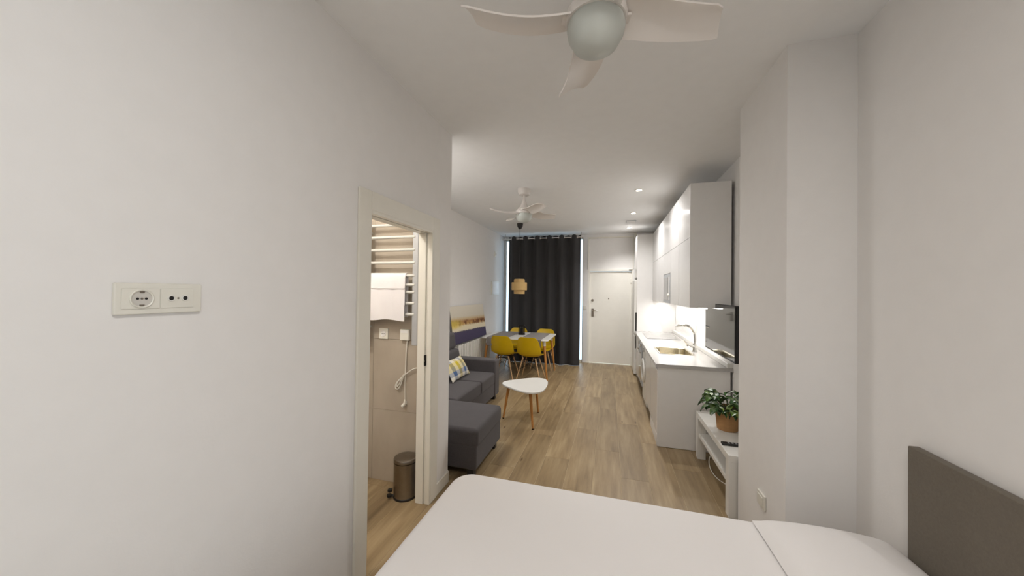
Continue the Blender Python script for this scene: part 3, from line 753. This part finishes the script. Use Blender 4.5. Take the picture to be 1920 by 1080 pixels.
# pendant lamp
t = thing('pendant_lamp', 'stepped woven bamboo pendant lamp on a black cord over the dining table', 'lamp', (-1.70, 6.43, CEIL))
pc = (-1.70, 6.43, 0)
obj('ceiling_cup', lathe(B(), [(0, CEIL), (.058, CEIL), (.06, CEIL - .012), (.052, CEIL - .06), (.03, CEIL - .1), (.012, CEIL - .115), (0, CEIL - .115)], 28, c=pc), 'black', t)
obj('cord', tube(B(), [(-1.70, 6.43, CEIL - .11), (-1.70, 6.43, 1.78)], .004, 8), 'black', t)
obj('inner_shade', lathe(B(), [(.095, 1.566), (.104, 1.566), (.106, 1.60), (.106, 1.83), (.100, 1.855), (.085, 1.858), (.085, 1.85), (.098, 1.84), (.098, 1.6), (.095, 1.575)], 40, c=pc, close=True), 'bamboo', t)
obj('outer_shade', lathe(B(), [(.108, 1.637), (.146, 1.637), (.151, 1.65), (.151, 1.775), (.146, 1.788), (.108, 1.788), (.108, 1.78), (.143, 1.775), (.143, 1.65), (.108, 1.645)], 40, c=pc, close=True), 'bamboo', t)
obj('bulb', lathe(B(), [(.014, 1.78), (.016, 1.75), (.034, 1.70), (.03, 1.66), (.016, 1.645), (0, 1.642)], 20, c=pc), 'globe', t)

# ------------------------------------------------------------------ curtain and rod
t = thing('curtain_rod', 'silver curtain rod across the top of the dark curtain', 'curtain rod', (-1.45, 7.62, 2.825))
obj('rod', tube(B(), [(-2.42, 7.62, 2.825), (-.60, 7.62, 2.825)], .0125, 14), 'grommet', t)
for x in (-2.425, -.595): obj('finial', lathe(B(), [(0, -.02), (.02, -.018), (.022, 0), (.02, .018), (0, .02)], 18, mat=RY, c=(x, 7.62, 2.825)), 'grommet', t)
for x in (-2.36, -.615): obj('bracket', bx(x - .008, x + .008, 7.612, 7.628, 2.825, CEIL, bev=.002), 'grommet', t)
NE = 12; CX0, CX1 = -2.285, -.632
def curtain():
    bm = B(); nx, nz = 220, 26; rows = []
    for k in range(nz + 1):
        s = k / nz; z = 2.872 * (1 - s) + .003 * s; row = []
        for i in range(nx + 1):
            u = i / nx; ph = u * NE * PI - PI / 2 * 0
            amp = .052 * (1 - .25 * s) + .018 * s * math.sin(u * 17 + 1.3)
            y = 7.62 + amp * math.cos(ph + .25 * s * math.sin(u * 9)) + .012 * s * math.sin(u * 31) - .02 * s
            x = CX0 + (CX1 - CX0) * u + .012 * s * math.sin(u * 23 + 2) * math.sin(PI * u)
            row.append(bm.verts.new((x, y, z + (.01 * math.cos(2 * ph) if k == 0 else 0))))
        rows.append(row)
    for p, q in zip(rows, rows[1:]):
        for i in range(nx): bm.faces.new((p[i], p[i + 1], q[i + 1], q[i]))
    return bm
t = thing('curtain', 'charcoal eyelet curtain hanging from the silver rod to the floor', 'curtain', (-1.45, 7.62, 0))
obj('fabric', curtain(), 'curtain', t, ang=85)
R0 = None
for k in range(NE):
    x = CX0 + (CX1 - CX0) * (k + .5) / NE
    if R0 is None:
        bm = B(); prof = [(.026 + .007 * math.cos(a * PI / 4), .007 * math.sin(a * PI / 4)) for a in range(8)]
        lathe(bm, prof, 24, mat=Matrix.Rotation(PI / 2, 4, 'Y'), close=True); R0 = obj('eyelet', bm, 'grommet', None); R0.parent = t; o = R0
    else:
        o = R0.copy(); C.objects.link(o)
    o.location = (x + 1.45, 0, 2.825); o.rotation_euler = (0, 0, math.radians(-22 if k % 2 else 22))

# ------------------------------------------------------------------ kitchen
FX, BX = .49, 1.18
def base_cabinet(y0, y1, label, plinth_recess, end_panel=False, doors=1, open_top=False):
    t = thing('base_cabinet', label, 'cabinet', ((FX + BX) / 2, (y0 + y1) / 2, 0), 'kitchen base cabinets')
    a0 = y0 + (.02 if end_panel else .001)
    if open_top:
        bm = B(); box(bm, FX + .022, BX - .01, a0, a0 + .016, .12, .834); box(bm, FX + .022, BX - .01, y1 - .017, y1 - .001, .12, .834)
        box(bm, FX + .022, BX - .01, a0 + .016, y1 - .017, .12, .136); box(bm, BX - .026, BX - .01, a0 + .016, y1 - .017, .136, .834)
        obj('carcass', bm, 'satin', t)
    else: obj('carcass', bx(FX + .022, BX - .01, a0, y1 - .001, .12, .834), 'satin', t)
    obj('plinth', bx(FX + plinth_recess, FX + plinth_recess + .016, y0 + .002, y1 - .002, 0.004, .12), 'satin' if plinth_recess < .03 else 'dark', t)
    if end_panel: obj('end_panel', bx(FX, BX - .012, y0 - .001, y0 + .018, .004, .835, bev=.0015), 'satin', t); y0 += .02
    wd = (y1 - y0) / doors
    for i in range(doors):
        a, b = y0 + i * wd + .002, y0 + (i + 1) * wd - .002
        d = obj('door', bx(FX, FX + .02, a, b, .125, .80, bev=.002), 'gloss', t)
        obj('grip_rail', bx(FX + .008, FX + .024, a, b, .803, .832), 'silverpost', d)
base_cabinet(3.9, 4.525, 'white kitchen base cabinet with a plain end panel beside the low bench', .0, True)
base_cabinet(4.55, 5.13, 'white base cabinet under the sink, next to the washing machine', .055, open_top=True)
base_cabinet(6.36, 7.045, 'white base cabinet beside the tall fridge housing', .055)
t = thing('washing_machine', 'white front-loading washing machine under the kitchen counter', 'washing machine', (.8, 5.43, 0))
obj('body', bx(FX + .012, BX - .03, 5.14, 5.73, .01, .832, bev=.01), 'white', t)
RYm = Matrix.Rotation(-PI / 2, 4, 'Y')
d = obj('door', lathe(B(), [(.11, .0), (.17, 0), (.178, .012), (.17, .03), (.15, .038), (.115, .03)], 36, mat=RYm, c=(FX + .012, 5.435, .47), close=True), 'white', t)
obj('porthole', lathe(B(), [(0, .03), (.06, .028), (.118, .016), (.118, 0)], 36, mat=RYm, c=(FX + .012, 5.435, .47)), 'glassdark', d)
obj('control_panel', bx(FX + .004, FX + .014, 5.15, 5.72, .71, .815, bev=.003), 'plastic', t)
obj('dial', lathe(B(), [(0, .022), (.024, .02), (.028, 0)], 24, mat=RYm, c=(FX + .004, 5.43, .765)), 'silverpost', t)
t = thing('oven', 'built-in oven with dark glass door below the hob', 'oven', (.8, 6.05, 0))
obj('body', bx(FX + .022, BX - .03, 5.745, 6.345, .13, .832), 'satin', t); obj('control_panel', bx(FX, FX + .022, 5.748, 6.342, .71, .83, bev=.002), 'silverpost', t)
d = obj('door', bx(FX, FX + .022, 5.748, 6.342, .14, .70, bev=.003), 'silverpost', t); obj('glass', bx(FX - .002, FX, 5.79, 6.30, .2, .62), 'glassdark', d)
bm = tube(B(), [(FX - .03, 5.8, .66), (FX - .03, 6.29, .66)], .009, 10); tube(bm, [(FX - .03, 5.83, .66), (FX, 5.83, .66)], .007, 8); tube(bm, [(FX - .03, 6.26, .66), (FX, 6.26, .66)], .007, 8); obj('handle', bm, 'chrome', d)
for y in (5.87, 6.22): obj('knob', lathe(B(), [(0, .02), (.018, .018), (.02, 0)], 18, mat=RYm, c=(FX, y, .77)), 'chrome', t)
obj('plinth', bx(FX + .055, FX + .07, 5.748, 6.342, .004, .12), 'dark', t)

# worktop with sink cut-out
SX0, SX1, SY0, SY1 = .60, .98, 4.55, 5.12
t = thing('worktop', 'long pale grey kitchen worktop with a low back upstand', 'worktop', (.83, 5.46, .835))
bm = B(); za, zb = .836, .872
for a in ((.47, SX0, 3.885, 7.045), (SX1, 1.188, 3.885, 7.045), (SX0, SX1, 3.885, SY0), (SX0, SX1, SY1, 7.045)): box(bm, a[0], a[1], a[2], a[3], za, zb)
bmesh.ops.remove_doubles(bm, verts=bm.verts, dist=1e-5); obj('slab', bm, 'counter', t, smooth=False)
obj('upstand', bx(1.135, 1.189, 3.89, 7.045, .872, .922, bev=.006, seg=3), 'white', t)
t = thing('sink', 'stainless steel inset sink in the kitchen worktop', 'sink', (.79, 4.83, .872))
def bowl():
    bm = B(); rings = []
    for ins, z in ((-.014, .873), (-.012, .877), (.004, .876), (.012, .868), (.02, .74), (.05, .715), (.17, .71)):
        r = max(.02, .07 - ins * .1); poly = rounded([(SX0 + ins, SY0 + ins), (SX1 - ins, SY0 + ins), (SX1 - ins, SY1 - ins), (SX0 + ins, SY1 - ins)], [r] * 4, 6)
        rings.append([bm.verts.new((p[0], p[1], z)) for p in poly])
    m = len(rings[0])
    for a, b in zip(rings, rings[1:]):
        for i in range(m): bm.faces.new((a[i], a[(i + 1) % m], b[(i + 1) % m], b[i]))
    bm.faces.new(rings[-1]); bmesh.ops.recalc_face_normals(bm, faces=bm.faces)
    for f in bm.faces: pass
    return bm
M['sinksteel'] = plain('sink_steel', (214, 206, 186), .22, 1, var=.03)
sk = obj('bowl', bowl(), 'sinksteel', t)
obj('drain', lathe(B(), [(0, .714), (.035, .713), (.04, .711), (.04, .709)], 24, c=(.79, 4.83, 0)), 'chrome', t)
t = thing('faucet', 'chrome mixer tap arching over the sink', 'tap', (1.05, 4.86, .872)); fx, fy = 1.05, 4.86
obj('base', lathe(B(), [(0, .872), (.028, .872), (.028, .88), (.022, .89), (.022, .96), (.02, .975), (0, .975)], 24, c=(fx, fy, 0)), 'chrome', t)
obj('spout', tube(B(), smoothpts([(fx, fy, .96), (fx + .004, fy, 1.03), (fx - .005, fy, 1.11), (fx - .045, fy, 1.175), (fx - .11, fy, 1.205), (fx - .18, fy, 1.205), (fx - .225, fy, 1.19)]), [.0125 + .004 * math.sin(PI * i / 36) for i in range(37)], 14), 'chrome', t)
bm = tube(B(), [(fx - .005, fy - .005, .935), (fx - .09, fy - .03, .96)], [.021, .019], 14); tube(bm, [(fx - .085, fy - .03, .96), (fx - .135, fy - .03, 1.02)], [.011, .007], 10); obj('lever', bm, 'chrome', t)
t = thing('hob', 'dark glass hob set into the worktop next to the fridge', 'hob', (.86, 6.35, .872))
obj('glass', bx(.585, 1.09, 5.95, 6.75, .872, .878, bev=.002), 'hob', t)
for a in ((.72, 6.15, .09), (.95, 6.15, .07), (.72, 6.55, .07), (.95, 6.55, .1)): obj('burner_ring', lathe(B(), [(a[2] - .003, .878), (a[2], .878), (a[2], .8786), (a[2] - .003, .8786)], 32, c=(a[0], a[1], 0), close=True), 'silverpost', t)
t = thing('kitchen_outlet', 'white outlet on the bright backsplash behind the tap', 'outlet', (1.19, 5.45, 1.12))
obj('plate', bx(1.178, 1.19, 5.405, 5.495, 1.07, 1.16, bev=.004), 'plastic', t); obj('socket_well', lathe(B(), [(0, .001), (.02, .001), (.025, .004), (.027, 0)], 22, mat=RYm, c=(1.178, 5.45, 1.115)), 'satin', t)

# wall cabinets, five columns
ZB, ZM, ZT, UX = 1.472, 2.195, 2.75, .785
cols = [(3.87, 4.455), (4.46, 5.045), (5.05, 5.64), (5.645, 6.235), (6.24, 7.045)]
ul = ['tall white wall cabinet with the grey end panel beside the television', 'second glossy wall cabinet, between end panel cabinet and microwave', 'glossy wall cabinet housing the built-in microwave', 'glossy wall cabinet just beyond the microwave', 'glossy wall cabinet touching the tall fridge housing']
for i, ((y0, y1), lb) in enumerate(zip(cols, ul)):
    t = thing('wall_cabinet', lb, 'cabinet', (.98, (y0 + y1) / 2, ZB), 'glossy kitchen wall cabinets')
    b0 = y0 + (.019 if i == 0 else .001)
    zb = ZB if i != 2 else 1.895
    obj('carcass', bx(UX + .022, 1.16, b0, y1 - .001, ZB if i != 2 else 1.89, ZT), 'satin', t)
    if i == 0: obj('end_panel', bx(UX, 1.16, y0, y0 + .018, ZB, ZT, bev=.001), 'satin', t)
    obj('door', bx(UX, UX + .02, b0 + .0015, y1 - .0015, ZM + .002, ZT, bev=.0015), 'gloss', t)
    obj('door', bx(UX, UX + .02, b0 + .0015, y1 - .0015, zb, ZM - .002, bev=.0015), 'gloss', t)
t = thing('microwave', 'built-in microwave with steel frame between the wall cabinets', 'microwave', (.97, 5.345, ZB))
obj('body', bx(UX + .02, 1.16, 5.055, 5.635, ZB + .002, 1.885), 'satin', t)
f = obj('front', bx(UX - .004, UX + .02, 5.053, 5.637, ZB + .002, 1.888, bev=.002), 'silverpost', t)
obj('door_glass', bx(UX - .008, UX - .004, 5.2, 5.60, 1.52, 1.84, bev=.001), 'glassdark', f)
obj('control_panel', bx(UX - .007, UX - .004, 5.08, 5.18, 1.52, 1.84), 'satin', f)
obj('dial', lathe(B(), [(0, .02), (.02, .018), (.022, 0)], 20, mat=RYm, c=(UX - .007, 5.13, 1.59)), 'plastic', f)
tag(obj('led_strip', bx(.93, .97, 3.95, 6.98, ZB - .012, ZB - .001), 'strip'), 'bright light strip under the kitchen wall cabinets', 'light')

# fridge and its housing
t = thing('fridge_housing', 'tall white panel and cupboard enclosing the fridge to near ceiling height', 'cabinet', (.83, 7.4, 0))
obj('side_panel', bx(.505, 1.188, 7.05, 7.072, 0, 2.75, bev=.002), 'satin', t)
obj('side_panel', bx(.505, 1.188, 7.70, 7.72, 0, 2.75, bev=.002), 'satin', t)
obj('top_box', bx(.527, 1.16, 7.073, 7.699, 1.93, 2.75), 'satin', t); obj('door', bx(.503, .523, 7.075, 7.697, 1.93, 2.745, bev=.002), 'gloss', t)
t = thing('fridge', 'tall white fridge freezer with dark recessed grips near the entrance door', 'fridge', (.83, 7.38, 0))
obj('body', bx(.53, 1.13, 7.085, 7.685, .02, 1.87, bev=.008), 'white', t)
for a in ((.03, .80), (.81, 1.86)):
    d = obj('door', bx(.455, .527, 7.075, 7.69, a[0], a[1], bev=.01, seg=3), 'white', t)
    g = (a[1] - .27, a[1] - .03) if a[0] < .5 else (a[0] + .02, a[0] + .42)
    obj('grip', bx(.478, .51, 7.069, 7.0755, g[0], g[1], bev=.001), 'dark', d)

# ------------------------------------------------------------------ television, bench, plant
t = thing('television', 'flat black television on a wall arm above the white bench', 'television', (1.03, 3.76, 1.27))
rot = Matrix.Translation((1.035, 3.77, 1.27)) @ Matrix.Rotation(math.radians(0), 4, 'Z')
obj('back_shell', box(B(), -.006, .028, -.468, .468, -.245, .245, bev=.006, mat=rot), 'black', t)
obj('bezel', box(B(), -.014, -.006, -.468, .468, -.245, .245, bev=.002, mat=rot), 'black', t)
obj('screen', box(B(), -.0155, -.014, -.46, .46, -.228, .238, mat=rot), 'glassdark', t)
bm = box(B(), .028, .05, -.15, .15, -.1, .1, bev=.004, mat=rot); obj('mount_plate', bm, 'black', t)
obj('wall_arm', bx(1.08, 1.19, 3.74, 3.80, 1.24, 1.30, bev=.004), 'black', t)
t = thing('tv_bench', 'low white bench with an open shelf against the wall', 'bench', (.99, 3.31, 0))
Y0, Y1 = 2.82, 3.80
obj('top', bx(.835, 1.165, Y0, Y1, .40, .45, bev=.003), 'white', t)
for a in ((.837, Y0 + .002), (.837, Y1 - .072), (1.09, Y0 + .002), (1.09, Y1 - .072)): obj('leg', bx(a[0], a[0] + .073, a[1], a[1] + .07, 0, .40, bev=.002), 'white', t)
obj('shelf', bx(.85, 1.15, Y0 + .07, Y1 - .07, .215, .25, bev=.002), 'white', t)
t = thing('potted_plant', 'leafy green plant in a tan pot on the white bench', 'plant', (.985, 3.36, .45)); px, py = .985, 3.36
obj('pot', lathe(B(), [(0, .45), (.075, .45), (.08, .455), (.098, .635), (.1, .64), (.094, .64), (.088, .62), (0, .62)], 32, c=(px, py, 0)), 'pot', t)
obj('soil', lathe(B(), [(0, .626), (.05, .628), (.089, .622)], 24, c=(px, py, 0)), 'soil', t)
bm = B(); nn = 8; rows = []
for i in range(nn + 1):
    s = i / nn; wd = .030 * math.sin(PI * min(1, s * .93 + .07)) ** .8 * (1 - .25 * s); z = .012 * math.sin(PI * s) - .022 * s * s
    rows.append([bm.verts.new((s * .095, v * wd, z + .010 * abs(v))) for v in (-1, -.5, 0, .5, 1)])
for p, q in zip(rows, rows[1:]):
    for j in range(4): bm.faces.new((p[j], q[j], q[j + 1], p[j + 1]))
lm = bpy.data.meshes.new('leaf'); bm.to_mesh(lm); bm.free(); lm.materials.append(M['leaf']); lm.shade_smooth()
stems = []; rnd = random.Random(11)
for k in range(17):
    a = rnd.uniform(0, 2 * PI) if k > 3 else PI + (k - 1.5) * .5; ln = rnd.uniform(.10, .20) if k > 3 else .13; lean = rnd.uniform(.15, .95)
    if k < 4: lean = 1.0
    if k > 13: lean = 1.2; a = -PI / 2 + (k - 15) * .7; ln = .14
    d = Vector((math.cos(a) * math.sin(lean), math.sin(a) * math.sin(lean), math.cos(lean)))
    if d.x > 0: d.x *= .35
    d.z *= .8; base = Vector((px + .03 * math.cos(a), py + .03 * math.sin(a), .625)); tip = base + d * ln + Vector((0, 0, -.015 if lean > .9 else .015))
    mid = base + d * ln * .5 + Vector((0, 0, .02)); stems.append([base, mid, tip])
    for q in range(6):
        o = bpy.data.objects.new('leaf', lm); C.objects.link(o); o.parent = t
        az = a + (q - 2.5) * .85; el = rnd.uniform(-.75, .25)
        o.location = tip - Vector((px, py, .45)) + Vector((0, 0, rnd.uniform(-.02, .01))) - d * (.02 * (q % 2))
        o.rotation_euler = (rnd.uniform(-.4, .4), -el, az); sc = rnd.uniform(.7, 1.08); o.scale = (sc, sc, sc)
bm = B()
for s in stems: tube(bm, smoothpts(s, 4), .003, 6)
obj('stem', bm, 'stem', t)
t = thing('remote_control', 'black remote control lying on the white bench before the pot', 'remote', (.925, 3.01, .45))
obj('body', bx(.842, 1.0, 2.99, 3.032, .451, .468, bev=.006, seg=3), 'black', t)
for i in range(4):
    for j in range(2): obj('button', bx(.885 + i * .025, .897 + i * .025, 2.998 + j * .015, 3.007 + j * .015, .468, .470), 'silverpost', t)
tag(obj('white_cable', tube(B(), smoothpts([(1.13, 3.6, .21), (1.0, 3.66, .14), (.93, 3.66, .07), (.9, 3.55, .02), (.915, 3.38, .006), (1.0, 3.25, .006), (1.1, 3.2, .006)]), .004, 8), 'plastic'), 'thin white cable looping to the floor under the white bench', 'cable')
